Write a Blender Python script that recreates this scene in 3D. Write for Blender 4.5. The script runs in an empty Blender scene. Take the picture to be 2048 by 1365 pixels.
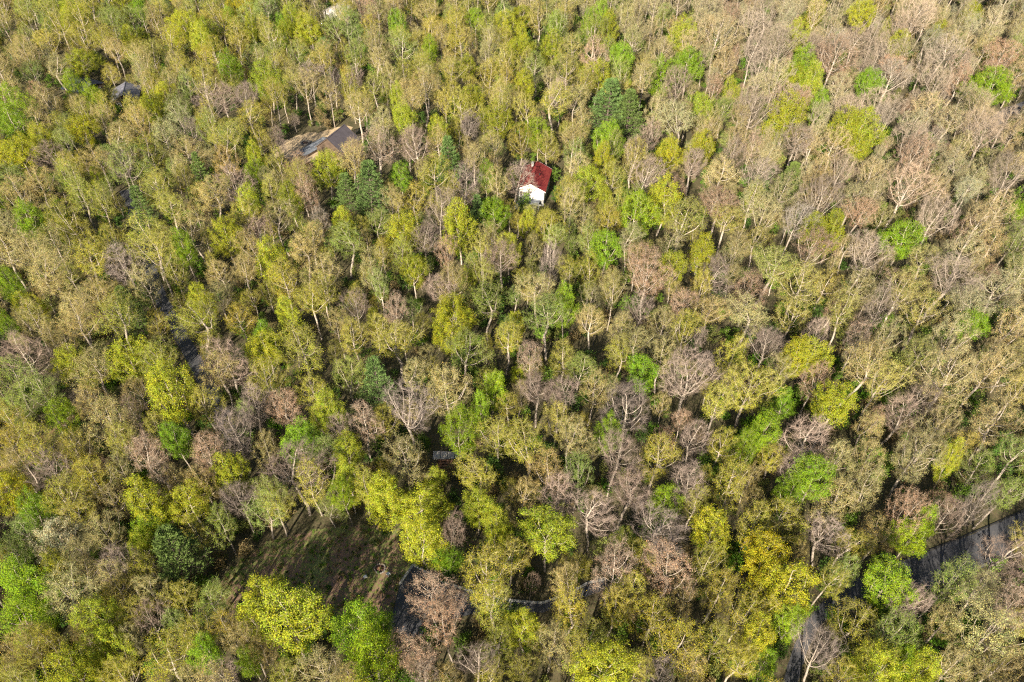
import bpy, math, random
import numpy as np
from mathutils import Vector, Euler, Matrix

# ------------------------------------------------------------------ camera, sky, sun, exposure
scene = bpy.context.scene
col = scene.collection
F_PX, CX, CY = 1500.0, 1024.0, 682.5          # focal length and centre, in pixels of a 2048 wide frame
CAM_H, PITCH = 115.0, math.radians(44.0)      # drone height and how far it looks down
cam_data = bpy.data.cameras.new('camera')
cam_data.sensor_width = 36.0
cam_data.lens = 36.0 * F_PX / 2048.0
cam_data.clip_end = 5000.0
cam = bpy.data.objects.new('camera', cam_data)
cam.location = (0, 0, CAM_H)
cam.rotation_euler = (math.pi / 2 - PITCH, 0, 0)
col.objects.link(cam)
scene.camera = cam

SUN_ELEV = math.radians(28.0)
SUN_TO = Vector((0.34, 0.94, 0)).normalized()  # ground direction the shadows run
world = bpy.data.worlds.new('World')
scene.world = world
world.use_nodes = True
wn = world.node_tree
sky = wn.nodes.new('ShaderNodeTexSky')
sky.sky_type = 'NISHITA'
sky.sun_disc = False
sky.sun_elevation = SUN_ELEV
sky.sun_rotation = math.atan2(-SUN_TO.x, -SUN_TO.y)
wn.nodes['Background'].inputs['Strength'].default_value = 0.052
wn.links.new(sky.outputs[0], wn.nodes['Background'].inputs['Color'])
sun_data = bpy.data.lights.new('sun', 'SUN')
sun_data.energy = 5.0
sun_data.angle = math.radians(0.5)
sun_data.color = (1.0, 0.90, 0.73)
sun = bpy.data.objects.new('sun', sun_data)
d = Vector((SUN_TO.x * math.cos(SUN_ELEV), SUN_TO.y * math.cos(SUN_ELEV), -math.sin(SUN_ELEV)))
sun.rotation_euler = d.to_track_quat('-Z', 'Y').to_euler()
col.objects.link(sun)
vs = scene.view_settings
vs.view_transform = 'Standard'
vs.look = 'None'
vs.exposure = 1.5
vs.gamma = 1.0
vs.use_curve_mapping = False
scene.cycles.max_bounces = 4
scene.cycles.diffuse_bounces = 2
scene.cycles.transmission_bounces = 2
scene.cycles.use_denoising = False
scene.cycles.use_adaptive_sampling = True
scene.cycles.adaptive_threshold = 0.02
scene.cycles.sample_clamp_indirect = 4.0
scene.cycles.filter_width = 1.2
scene.cycles.caustics_reflective = False
scene.cycles.caustics_refractive = False

rng = np.random.default_rng(11)
random.seed(5)
CP, SP = math.cos(PITCH), math.sin(PITCH)

def ray(u, v):
    x, y = (u - CX) / F_PX, (CY - v) / F_PX
    return x, CP + y * SP, -SP + y * CP

def at(u, v, z=0.0):
    """the point at height z that the photograph shows at pixel (u, v)"""
    x, y, k = ray(u, v)
    t = (CAM_H - z) / -k
    return Vector((x * t, y * t, z))

def px(p):
    x, y, z = p[0], p[1], p[2] - CAM_H
    dep = y * CP - z * SP
    return CX + F_PX * x / dep, CY - F_PX * (y * SP + z * CP) / dep, dep

# ------------------------------------------------------------------ materials
def new_mat(name):
    m = bpy.data.materials.new(name)
    m.use_nodes = True
    nt = m.node_tree
    return m, nt, nt.nodes['Principled BSDF']

def ramp(nt, fac, stops):
    r = nt.nodes.new('ShaderNodeValToRGB')
    el = r.color_ramp.elements
    while len(el) < len(stops):
        el.new(0.5)
    for e, (p, c) in zip(el, stops):
        e.position = p
        e.color = (*c, 1)
    nt.links.new(fac, r.inputs['Fac'])
    return r.outputs['Color']

def noise(nt, scale, detail=4, rough=0.55, vec=None):
    n = nt.nodes.new('ShaderNodeTexNoise')
    n.inputs['Scale'].default_value = scale
    n.inputs['Detail'].default_value = detail
    n.inputs['Roughness'].default_value = rough
    if vec is not None:
        nt.links.new(vec, n.inputs['Vector'])
    return n.outputs['Fac']

def coords(nt, which='Object'):
    return nt.nodes.new('ShaderNodeTexCoord').outputs[which]

def bump(nt, b, h, strength=0.4, dist=0.05):
    n = nt.nodes.new('ShaderNodeBump')
    n.inputs['Strength'].default_value = strength
    n.inputs['Distance'].default_value = dist
    nt.links.new(h, n.inputs['Height'])
    nt.links.new(n.outputs[0], b.inputs['Normal'])

def mixrgb(nt, fac, a, b, mode='MIX'):
    n = nt.nodes.new('ShaderNodeMix')
    n.data_type = 'RGBA'
    n.blend_type = mode
    for s, val in ((n.inputs[0], fac), (n.inputs[6], a), (n.inputs[7], b)):
        if hasattr(val, 'is_linked') or isinstance(val, bpy.types.NodeSocket):
            nt.links.new(val, s)
        elif isinstance(val, tuple):
            s.default_value = (*val, 1)
        else:
            s.default_value = val
    return n.outputs[2]

def surf_mat(name, stops, scale=1.0, rough=0.85, bstr=0.3, bdist=0.03, detail=5, scale2=None):
    m, nt, b = new_mat(name)
    c = coords(nt)
    f = noise(nt, scale, detail, 0.6, c)
    if scale2:
        f2 = noise(nt, scale2, 3, 0.5, c)
        mm = nt.nodes.new('ShaderNodeMath'); mm.operation = 'ADD'
        nt.links.new(f, mm.inputs[0]); nt.links.new(f2, mm.inputs[1])
        m2 = nt.nodes.new('ShaderNodeMath'); m2.operation = 'MULTIPLY'; m2.inputs[1].default_value = 0.5
        nt.links.new(mm.outputs[0], m2.inputs[0])
        f = m2.outputs[0]
    nt.links.new(ramp(nt, f, stops), b.inputs['Base Color'])
    b.inputs['Roughness'].default_value = rough
    b.inputs['Specular IOR Level'].default_value = 0.25
    bump(nt, b, f, bstr, bdist)
    return m

M = {}
M['litter'] = surf_mat('leaf_litter', [(0.3, (0.03, 0.028, 0.014)), (0.45, (0.06, 0.058, 0.025)), (0.55, (0.11, 0.085, 0.05)), (0.66, (0.06, 0.085, 0.025)), (0.75, (0.09, 0.12, 0.035))], 0.35, 0.95, 0.5, 0.1, 8, 3.0)
M['lawn'] = surf_mat('lawn_and_litter', [(0.36, (0.21, 0.125, 0.095)), (0.47, (0.19, 0.125, 0.08)), (0.51, (0.15, 0.14, 0.055)), (0.58, (0.16, 0.185, 0.055)), (0.72, (0.21, 0.21, 0.09))], 0.16, 0.95, 0.5, 0.06, 8, 1.6)
M['straw'] = surf_mat('straw_yard', [(0.3, (0.26, 0.19, 0.11)), (0.5, (0.42, 0.32, 0.20)), (0.7, (0.50, 0.40, 0.27))], 0.5, 0.95, 0.4, 0.05, 8, 3.0)
M['asphalt'] = surf_mat('asphalt', [(0.3, (0.05, 0.05, 0.056)), (0.55, (0.075, 0.075, 0.083)), (0.75, (0.11, 0.108, 0.11))], 0.5, 0.9, 0.15, 0.01, 8, 9.0)
M['trail'] = surf_mat('dirt_trail', [(0.3, (0.12, 0.07, 0.04)), (0.6, (0.24, 0.15, 0.09)), (0.75, (0.17, 0.12, 0.07))], 0.8, 0.95, 0.4, 0.04, 6, 4.0)
M['kerb'] = surf_mat('pale_stone', [(0.3, (0.25, 0.235, 0.22)), (0.55, (0.40, 0.385, 0.36)), (0.75, (0.5, 0.49, 0.46))], 1.6, 0.9, 0.4, 0.03)
M['near_black'] = surf_mat('black_edge_strip', [(0.3, (0.018, 0.018, 0.02)), (0.7, (0.04, 0.04, 0.042))], 3.0, 0.8, 0.3, 0.01)
M['stone'] = surf_mat('field_stone', [(0.3, (0.12, 0.10, 0.09)), (0.55, (0.22, 0.2, 0.18)), (0.75, (0.34, 0.31, 0.28))], 2.6, 0.9, 0.5, 0.04)
M['slab'] = surf_mat('grey_slab', [(0.3, (0.30, 0.27, 0.25)), (0.55, (0.42, 0.39, 0.37)), (0.75, (0.52, 0.49, 0.46))], 1.8, 0.9, 0.4, 0.03)
M['ash'] = surf_mat('ash_and_embers', [(0.35, (0.03, 0.022, 0.02)), (0.6, (0.11, 0.06, 0.045))], 3.0, 0.95, 0.5, 0.03)
M['brownwood'] = surf_mat('brown_wood', [(0.3, (0.10, 0.05, 0.03)), (0.7, (0.22, 0.12, 0.075))], 1.4, 0.85)
M['red_roof'] = surf_mat('weathered_red_roof', [(0.3, (0.115, 0.014, 0.018)), (0.5, (0.165, 0.022, 0.023)), (0.64, (0.22, 0.04, 0.03)), (0.75, (0.26, 0.085, 0.05))], 0.55, 0.75, 0.2, 0.02, 7, 3.0)
M['white'] = surf_mat('white_siding', [(0.3, (0.70, 0.68, 0.64)), (0.6, (0.80, 0.79, 0.76))], 0.7, 0.7, 0.1, 0.01)
M['trim'] = surf_mat('white_trim', [(0.3, (0.72, 0.70, 0.68)), (0.6, (0.8, 0.79, 0.77))], 2.0, 0.6, 0.05, 0.01)
M['deckgrey'] = surf_mat('weathered_deck', [(0.3, (0.11, 0.12, 0.14)), (0.55, (0.17, 0.185, 0.21)), (0.75, (0.26, 0.27, 0.295))], 1.1, 0.85, 0.2, 0.01)
M['foundation'] = surf_mat('grey_foundation', [(0.3, (0.22, 0.22, 0.22)), (0.7, (0.36, 0.35, 0.34))], 1.3, 0.9)
M['dark_roof'] = surf_mat('charcoal_shingle', [(0.3, (0.055, 0.048, 0.056)), (0.55, (0.082, 0.072, 0.084)), (0.75, (0.11, 0.10, 0.115))], 0.8, 0.9, 0.3, 0.02, 7, 5.0)
M['brown_wall'] = surf_mat('stained_siding', [(0.3, (0.06, 0.04, 0.03)), (0.7, (0.12, 0.085, 0.06))], 1.0, 0.85)
M['navy_roof'] = surf_mat('dark_blue_roof', [(0.3, (0.022, 0.026, 0.05)), (0.7, (0.045, 0.05, 0.085))], 0.8, 0.8)
M['metal_roof'] = surf_mat('worn_metal_roof', [(0.3, (0.06, 0.06, 0.08)), (0.5, (0.13, 0.13, 0.16)), (0.7, (0.24, 0.24, 0.28))], 0.9, 0.6, 0.2, 0.02, 7, 3.0)
m_, nt_, b_ = new_mat('window_glass')
b_.inputs['Base Color'].default_value = (0.02, 0.025, 0.03, 1)
b_.inputs['Roughness'].default_value = 0.08
M['glass'] = m_

def bark_mat(name, stops, tinted=0.0):
    m, nt, b = new_mat(name)
    c = coords(nt)
    f = noise(nt, 3.0, 4, 0.6, c)
    colr = ramp(nt, f, stops)
    if tinted:
        a = nt.nodes.new('ShaderNodeAttribute')
        a.attribute_type = 'INSTANCER'
        a.attribute_name = 'tint'
        colr = mixrgb(nt, tinted, colr, a.outputs['Color'])
    oi = nt.nodes.new('ShaderNodeObjectInfo')
    mr = nt.nodes.new('ShaderNodeMapRange')
    mr.inputs[3].default_value = 0.72
    mr.inputs[4].default_value = 1.18
    nt.links.new(oi.outputs['Random'], mr.inputs[0])
    g = nt.nodes.new('ShaderNodeCombineColor')
    for i in range(3):
        nt.links.new(mr.outputs[0], g.inputs[i])
    nt.links.new(mixrgb(nt, 1.0, colr, g.outputs[0], 'MULTIPLY'), b.inputs['Base Color'])
    b.inputs['Roughness'].default_value = 0.9
    b.inputs['Specular IOR Level'].default_value = 0.1
    return m
M['bark'] = bark_mat('grey_bark', [(0.3, (0.22, 0.18, 0.145)), (0.52, (0.34, 0.285, 0.235)), (0.75, (0.47, 0.41, 0.345))])
M['twig'] = bark_mat('twig_bark', [(0.3, (0.25, 0.20, 0.16)), (0.6, (0.36, 0.29, 0.235))], 0.5)
M['pinebark'] = bark_mat('pine_bark', [(0.3, (0.08, 0.06, 0.05)), (0.7, (0.17, 0.13, 0.11))])

def leaf_mat(name, trans=0.35):
    m, nt, b = new_mat(name)
    nt.nodes.remove(b)
    a = nt.nodes.new('ShaderNodeAttribute')
    a.attribute_type = 'INSTANCER'
    a.attribute_name = 'tint'
    v = nt.nodes.new('ShaderNodeAttribute')
    v.attribute_name = 'shade'                 # each leaf's own colour
    c = mixrgb(nt, 1.0, a.outputs['Color'], v.outputs['Color'], 'MULTIPLY')
    df = nt.nodes.new('ShaderNodeBsdfDiffuse')
    tr = nt.nodes.new('ShaderNodeBsdfTranslucent')
    mx = nt.nodes.new('ShaderNodeMixShader')
    mx.inputs[0].default_value = trans
    nt.links.new(c, df.inputs['Color'])
    nt.links.new(c, tr.inputs['Color'])
    nt.links.new(df.outputs[0], mx.inputs[1])
    nt.links.new(tr.outputs[0], mx.inputs[2])
    nt.links.new(mx.outputs[0], nt.nodes['Material Output'].inputs['Surface'])
    return m
M['leaf'] = leaf_mat('spring_leaf')
M['needle'] = leaf_mat('pine_needle', 0.15)

# ------------------------------------------------------------------ mesh helpers
def link(name, mesh, parent=None, loc=None):
    o = bpy.data.objects.new(name, mesh)
    col.objects.link(o)
    if parent is not None:
        o.parent = parent
    if loc is not None:
        o.location = loc
    return o

def tag(o, label=None, cat=None, group=None, kind=None):
    if label: o['label'] = label
    if cat: o['category'] = cat
    if group: o['group'] = group
    if kind: o['kind'] = kind
    return o

def empty(name, loc, rz=0.0):
    o = bpy.data.objects.new(name, None)
    o.empty_display_size = 0.5
    o.location = loc
    o.rotation_euler = (0, 0, rz)
    col.objects.link(o)
    return o

def mesh_from(name, verts, faces, mats, smooth=False):
    me = bpy.data.meshes.new(name)
    me.from_pydata([tuple(v) for v in verts], [], faces)
    for m in mats:
        me.materials.append(m)
    if smooth:
        me.polygons.foreach_set('use_smooth', [True] * len(me.polygons))
    me.update()
    return me

class MB:
    """collects boxes and polygons into one mesh"""
    def __init__(self):
        self.v, self.f = [], []
    def box(self, x0, x1, y0, y1, z0, z1):
        n = len(self.v)
        self.v += [(x, y, z) for z in (z0, z1) for y in (y0, y1) for x in (x0, x1)]
        self.f += [tuple(n + i for i in q) for q in ((0, 2, 3, 1), (4, 5, 7, 6), (0, 1, 5, 4), (1, 3, 7, 5), (3, 2, 6, 7), (2, 0, 4, 6))]
        return self
    def prism(self, pts, vec):
        """a polygon pushed along vec"""
        n, k = len(self.v), len(pts)
        self.v += [tuple(p) for p in pts] + [tuple(Vector(p) + Vector(vec)) for p in pts]
        self.f += [tuple(range(n + k - 1, n - 1, -1)), tuple(range(n + k, n + 2 * k))]
        self.f += [(n + i, n + (i + 1) % k, n + k + (i + 1) % k, n + k + i) for i in range(k)]
        return self
    def build(self, name, mat, parent=None, loc=None):
        return link(name, mesh_from(name, self.v, self.f, [mat]), parent, loc)

def smooth_line(pts, n=8):
    """a Catmull-Rom line through the points"""
    p = [np.array(q, float) for q in pts]
    p = [2 * p[0] - p[1]] + p + [2 * p[-1] - p[-2]]
    out = []
    for i in range(1, len(p) - 2):
        for k in range(n):
            t = k / n
            out.append(0.5 * (2 * p[i] + (p[i + 1] - p[i - 1]) * t + (2 * p[i - 1] - 5 * p[i] + 4 * p[i + 1] - p[i + 2]) * t * t + (3 * p[i] - p[i - 1] - 3 * p[i + 1] + p[i + 2]) * t ** 3))
    out.append(p[-2])
    return np.array(out)

def offset_line(line, w):
    t = np.gradient(line, axis=0)
    t /= np.linalg.norm(t, axis=1)[:, None]
    return line + np.stack([-t[:, 1], t[:, 0]], 1) * w

def band(name, line, wl, wr, z, mat, jit=0.0):
    wl, wr = np.broadcast_to(wl, len(line))[:, None], np.broadcast_to(wr, len(line))[:, None]
    a, b = offset_line(line, wl), offset_line(line, -wr)
    if jit:
        a = a + rng.normal(0, jit, a.shape); b = b + rng.normal(0, jit, b.shape)
    v = [(*p, z) for p in a] + [(*p, z) for p in b]
    n = len(line)
    return link(name, mesh_from(name, v, [(i + 1, i, n + i, n + i + 1) for i in range(n - 1)], [mat]))

def ridge_bar(line, w, z0, z1):
    """verts and faces of a long low bar along a line"""
    a, b = offset_line(line, w / 2), offset_line(line, -w / 2)
    n = len(line)
    v = [(*p, z0) for p in a] + [(*p, z0) for p in b] + [(*p, z1) for p in a] + [(*p, z1) for p in b]
    f = []
    for i in range(n - 1):
        f += [(2 * n + i + 1, 2 * n + i, 3 * n + i, 3 * n + i + 1), (i, i + 1, 2 * n + i + 1, 2 * n + i)[::-1], (n + i, n + i + 1, 3 * n + i + 1, 3 * n + i)]
    f += [(0, 2 * n, 3 * n, n)[::-1], (n - 1, 3 * n - 1, 4 * n - 1, 2 * n - 1)]
    return v, f

def patch(name, poly, z, mat, jit=0.35):
    """a sheet with an uneven edge"""
    pts = smooth_line(list(poly) + [poly[0]], 6)[:-1]
    pts = pts + rng.normal(0, jit, pts.shape)
    return link(name, mesh_from(name, [(*p, z) for p in pts], [tuple(range(len(pts)))], [mat]))

def inside(pt, poly):
    x, y = pt
    r = False
    j = len(poly) - 1
    for i in range(len(poly)):
        xi, yi = poly[i]; xj, yj = poly[j]
        if (yi > y) != (yj > y) and x < (xj - xi) * (y - yi) / (yj - yi) + xi:
            r = not r
        j = i
    return r

def poly_dist(pt, poly):
    if inside(pt, poly):
        return 0.0
    best = 1e9
    p = np.array(pt)
    for i in range(len(poly)):
        a, b = np.array(poly[i - 1], float), np.array(poly[i], float)
        ab = b - a
        t = np.clip(np.dot(p - a, ab) / max(np.dot(ab, ab), 1e-9), 0, 1)
        best = min(best, np.linalg.norm(p - a - t * ab))
    return best

def gp(u, v, z=0.0):
    p = at(u, v, z)
    return (p.x, p.y)

# ------------------------------------------------------------------ ground, roads, clearings
G = 900.0
n = 90
xs = np.linspace(-G, G, n)
vv = [(x, y + 250, 0.0) for y in xs for x in xs]
ff = [(j * n + i, j * n + i + 1, (j + 1) * n + i + 1, (j + 1) * n + i) for j in range(n - 1) for i in range(n - 1)]
tag(link('ground', mesh_from('ground', vv, ff, [M['litter']])), kind='structure')

LAWN_PX = [(425, 1170), (520, 1092), (600, 1066), (690, 1052), (800, 1050), (900, 1066), (960, 1084), (960, 1110), (905, 1135), (840, 1150), (800, 1180), (775, 1240), (720, 1275), (640, 1260), (540, 1230), (460, 1215)]
lawn_poly = [gp(*p) for p in LAWN_PX]
tag(patch('lawn', lawn_poly, 0.004, M['lawn']), kind='structure')

# paved yard beside the lawn with a pale stone kerb
drive_poly = [gp(*p) for p in ((828, 1131), (893, 1168), (985, 1196), (1085, 1206), (1180, 1166), (1215, 1160), (1215, 1178), (1085, 1226), (985, 1218), (900, 1240), (835, 1278), (775, 1262), (790, 1210), (800, 1168))]
link_o = link('driveway', mesh_from('driveway', [(*p, 0.012) for p in drive_poly], [tuple(range(len(drive_poly)))], [M['asphalt']]))
tag(link_o, kind='structure')
kerb_line = np.array([gp(*p) for p in ((799, 1170), (812, 1151), (827, 1130), (858, 1148), (892, 1167), (940, 1182), (985, 1195), (1035, 1203), (1085, 1207), (1135, 1187), (1180, 1165), (1212, 1159))])
kv, kf = [], []
kerb = empty('stone_kerb', (kerb_line[2][0], kerb_line[2][1], 0))
tag(kerb, 'pale stone kerb edging the paved yard beside the lawn', 'kerb')
off = kerb.location.copy()
for i in range(len(kerb_line) - 1):                       # laid stones, each a piece of its own
    a, b = kerb_line[i], kerb_line[i + 1]
    L = np.linalg.norm(b - a)
    k = max(1, int(L / 1.1))
    dirv = (b - a) / L
    for j in range(k):
        mid = a + (b - a) * (j + 0.5) / k
        h = 0.16 + random.uniform(-0.02, 0.04)
        w, l = 0.19, L / k / 2 - 0.02
        s = MB().box(-l, l, -w, w, 0, h).build('kerb_stone', M['kerb'], kerb)
        s.location = (mid[0] - off.x, mid[1] - off.y, 0)
        s.rotation_euler = (0, 0, math.atan2(dirv[1], dirv[0]) + random.uniform(-0.03, 0.03))

# roads
road_a = smooth_line([gp(*p) for p in ((2260, 990), (2120, 1030), (2000, 1082), (1890, 1128), (1790, 1166), (1700, 1196), (1640, 1232), (1605, 1290), (1585, 1350), (1560, 1440), (1530, 1560))], 8)
road_w = np.interp(np.arange(len(road_a)), [0, 34, 48, 200], [2.8, 2.8, 1.0, 1.0])
tag(band('road', road_a, road_w, road_w, 0.008, M['asphalt'], 0.04), kind='structure')
bv, bf = ridge_bar(offset_line(road_a[:36], -2.95), 0.22, 0.0, 0.13)
tag(link('black_edge_strip', mesh_from('black_edge_strip', bv, bf, [M['near_black']])), 'low black raised berm along the outer edge of the paved road', 'strip')  # thin near-black bar, slightly raised, following the road's outer edge
lane_line = smooth_line([gp(*p) for p in ((250, 380), (285, 480), (312, 575), (345, 640), (380, 705), (405, 752), (440, 820), (470, 880))], 8)
tag(band('lane', lane_line, 1.45, 1.45, 0.008, M['asphalt'], 0.05), kind='structure')
trail_line = smooth_line([gp(*p) for p in ((-60, 985), (60, 900), (110, 862), (165, 826), (230, 800))], 8)
tag(band('trail', trail_line, 0.9, 0.9, 0.006, M['trail'], 0.12), kind='structure')
far_line = smooth_line([gp(*p) for p in ((1940, 262), (1990, 240), (2030, 222), (2100, 196))], 6)
tag(band('far_driveway', far_line, 2.6, 2.6, 0.008, M['asphalt'], 0.1), kind='structure')
yard_poly = [gp(*p) for p in ((545, 318), (556, 292), (590, 272), (650, 262), (690, 252), (715, 262), (722, 285), (690, 305), (640, 318), (600, 330))]
tag(patch('straw_yard', yard_poly, 0.004, M['straw'], 0.5), kind='structure')
# the stones of the ring of the fire pit, a round of field stone
def stone_mesh(name, sx, sy, sz, seed):
    r = np.random.default_rng(seed)
    v = []
    for k in range(3):
        rad = (0.92, 1.0, 0.7)[k]
        for i in range(7):
            a = i * math.tau / 7 + r.uniform(-0.12, 0.12)
            q = rad * r.uniform(0.85, 1.08)
            v.append((sx * q * math.cos(a), sy * q * math.sin(a), sz * (0, 0.55, 1.0)[k] * (1 + r.uniform(-0.08, 0.08))))
    f = [tuple(range(6, -1, -1)), tuple(range(14, 21))]
    for k in range(2):
        for i in range(7):
            f.append((k * 7 + i, k * 7 + (i + 1) % 7, (k + 1) * 7 + (i + 1) % 7, (k + 1) * 7 + i))
    return mesh_from(name, v, f, [M['stone']])
STONES = [stone_mesh('ring_stone', 0.2, 0.14, 0.24, s) for s in range(4)]
def fire_pit(p, radius, label, rim):
    root = tag(empty('fire_pit', (p[0], p[1], 0)), label, 'fire pit')
    k = int(math.tau * radius / 0.36)
    for i in range(k):
        a = i * math.tau / k
        s = link('ring_stone', STONES[i % 4], root, (radius * math.cos(a), radius * math.sin(a), 0.0))
        s.rotation_euler = (0, 0, a + math.pi / 2 + random.uniform(-0.1, 0.1))
        s.scale = (1, rim, rim)
    v = [(0, 0, 0.05)] + [(radius * 0.86 * math.cos(i * math.tau / 20), radius * 0.86 * math.sin(i * math.tau / 20), 0.02) for i in range(20)]
    link('ash_bed', mesh_from('ash_bed', v, [(0, i + 1, (i + 1) % 20 + 1) for i in range(20)], [M['ash']]), root)
    lg = MB()
    for a in (0.3, 1.5, 2.5):
        c, s_ = math.cos(a) * radius * 0.5, math.sin(a) * radius * 0.5
        l = MB()
        pts = [(-c + 0.09 * -s_ * math.cos(t) / radius * 2, -s_ + 0.09 * c * math.cos(t) / radius * 2, 0.12 + 0.08 * math.sin(t)) for t in np.linspace(0, math.tau, 7)[:-1]]
        l.prism(pts, (2 * c, 2 * s_, 0.06)).build('log', M['brownwood'], root)
    return root
fire_pit(at(760, 1138), 0.88, 'round stone fire pit in the middle of the shaded lawn', 1.0)
fire_pit(at(611, 288), 1.25, 'round stone fire pit on the straw yard by the charcoal-roofed house', 2.4)

# chairs by the fire pit: two small pale seats
def stool(p, rz, label):
    root = tag(empty('garden_chair', (p[0], p[1], 0), rz), label, 'chair', 'chairs by the fire pit')
    MB().box(-0.28, 0.28, -0.26, 0.26, 0.36, 0.41).build('seat', M['trim'], root)
    MB().prism([(-0.28, 0.24, 0.41), (0.28, 0.24, 0.41), (0.28, 0.42, 0.98), (-0.28, 0.42, 0.98)], (0, 0.04, 0)).build('backrest', M['trim'], root)
    for sx in (-1, 1):
        for sy in (-1, 1):
            MB().box(sx * 0.25 - 0.03, sx * 0.25 + 0.03, sy * 0.22 - 0.03, sy * 0.22 + 0.03, 0, 0.36).build('leg', M['trim'], root)
stool(at(777, 1150), 2.4, 'small pale garden chair at the lower side of the lawn fire pit')
stool(at(731, 1156), -2.6, 'small pale garden chair standing left of the lawn fire pit')

# grey slabs with a timber edge under the trees
slab_root = tag(empty('stone_landing', at(893, 918)), 'pale stone slab landing with brown timber steps glimpsed among trees', 'landing')
for i, (x0, x1, y0, y1, z) in enumerate(((-2.6, -1.2, -0.2, 1.6, .34), (-1.1, 0.1, -0.3, 1.5, .38), (0.2, 1.5, -0.2, 1.4, .36), (1.6, 2.9, -0.1, 1.5, .33))):
    MB().box(x0, x1, y0, y1, 0.0, z).build('stone_slab', M['slab'], slab_root)
for i in range(4):
    MB().box(-1.6, 2.0, -0.75 - 0.62 * i, -0.35 - 0.62 * i, 0.0, 0.30 - 0.07 * i).build('timber_step', M['brownwood'], slab_root)

# ------------------------------------------------------------------ houses
def gable_roof(root, W, L, ze, pitch, ov, mat, name='roof', th=0.16, seam=None, trim=None):
    """ridge along local y, the house spans x -W/2..W/2, y 0..L"""
    rise = math.tan(pitch) * W / 2
    rf = None
    for s in (-1, 1):
        e = W / 2 + ov
        drop = math.tan(pitch) * ov
        pts = [(0, -ov, ze + rise), (s * e, -ov, ze - drop), (s * e, L + ov, ze - drop), (0, L + ov, ze + rise)]
        if s < 0: pts = pts[::-1]
        slope = MB().prism(pts, (0, 0, th)).build('roof_slope', mat, root)
        if seam:
            b = MB()
            kk = int((L + 2 * ov) / seam)
            for i in range(kk + 1):
                y = -ov + 0.05 + i * (L + 2 * ov - 0.1) / kk
                b.prism([(0.02 * s, y - 0.02, ze + rise + th - 0.01), (0.02 * s, y + 0.02, ze + rise + th - 0.01), (s * e * 0.995, y + 0.02, ze - drop + th - 0.01), (s * e * 0.995, y - 0.02, ze - drop + th - 0.01)][::s], (0, 0, 0.05))
            tag(b.build('roof_seam', mat, slope), kind='stuff')
    if trim:
        for s in (-1, 1):
            e = W / 2 + ov
            drop = math.tan(pitch) * ov
            for y0 in (-ov - 0.06, L + ov + 0.003):
                MB().prism([(s * 0.004, y0, ze + rise - 0.05), (s * e, y0, ze - drop - 0.05), (s * e, y0, ze - drop + th + 0.02), (s * 0.004, y0, ze + rise + th + 0.02)], (0, 0.055, 0)).build('rake_board', trim, root)
    MB().box(-0.14, 0.14, -ov, L + ov, ze + rise + th - 0.06, ze + rise + th + 0.05).build('ridge_cap', mat, root)
    return rise

def gable_walls(root, W, L, z0, ze, pitch, mat):
    rise = math.tan(pitch) * W / 2 - 0.02
    for y, nm in ((0.0, 'gable_wall'), (L - 0.14, 'gable_wall')):
        MB().prism([(-W / 2, y, z0), (W / 2, y, z0), (W / 2, y, ze), (0, y, ze + rise), (-W / 2, y, ze)], (0, 0.14, 0)).build(nm, mat, root)
    for x in (-W / 2, W / 2 - 0.14):
        MB().box(x, x + 0.14, 0.142, L - 0.142, z0, ze - 0.01).build('side_wall', mat, root)

def window(root, x, z, w, h, y=-0.03, trim=None):
    o = MB().box(x - w / 2, x + w / 2, y, y + 0.026, z, z + h).build('window', M['glass'], root)
    t = trim or M['trim']
    for a in ((x - w / 2 - 0.08, x - w / 2, z - 0.08, z + h + 0.08), (x + w / 2, x + w / 2 + 0.08, z - 0.08, z + h + 0.08), (x - w / 2, x + w / 2, z + h, z + h + 0.08), (x - w / 2, x + w / 2, z - 0.08, z), (x - 0.025, x + 0.025, z, z + h)):
        MB().box(a[0], a[1], y - 0.03, y + 0.024, a[2], a[3]).build('window_frame', t, o)

# the red-roofed house
RH_AZ = -math.radians(11)
ap = at(1062, 366, 6.9)
RH = empty('house', (ap.x, ap.y, 0), RH_AZ)
tag(RH, 'small house with dark red gable roof and bright white gable wall', 'house', 'houses in the woods')
W_, L_ = 7.2, 11.0
ze, pit = 4.75, math.radians(27)
MB().box(-W_ / 2 + 0.02, W_ / 2 - 0.02, 0.02, L_ - 0.02, 0, 2.0).build('foundation', M['foundation'], RH)
gable_walls(RH, W_, L_, 2.0, ze, pit, M['white'])
gable_roof(RH, W_, L_, ze, pit, 0.42, M['red_roof'], seam=0.6, trim=M['trim'])
for x, w in ((-2.55, 0.55), (-1.75, 0.55)):
    window(RH, x, 2.95, w, 1.0)
MB().box(-1.5, -0.9, L_ - 1.6, L_ - 1.0, ze + 0.9, ze + 2.6).build('chimney', M['slab'], RH)
MB().box(1.3, 1.5, 5.4, 5.6, ze + 0.8, ze + 1.9).build('vent_pipe', M['near_black'], RH)
MB().box(-2.4, 2.6, -2.6, -0.02, 1.75, 1.9).build('deck', M['deckgrey'], RH)
for x in (-2.3, 0.1, 2.5):
    MB().box(x - 0.07, x + 0.07, -2.55, -2.41, 0, 2.75).build('deck_post', M['deckgrey'], RH)
MB().box(-2.4, 2.6, -2.54, -2.44, 2.68, 2.76).build('deck_rail', M['deckgrey'], RH)
for i in range(22):
    x = -2.15 + i * 0.21
    if abs(x - 0.1) > 0.12:
        MB().box(x - 0.02, x + 0.02, -2.52, -2.48, 1.9, 2.68).build('baluster', M['deckgrey'], RH)
for i in range(5):
    MB().box(-3.9, -2.5, -1.6 - 0.3 * i, -1.3 - 0.3 * i, 0, 1.7 - 0.34 * i).build('step', M['deckgrey'], RH)

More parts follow.
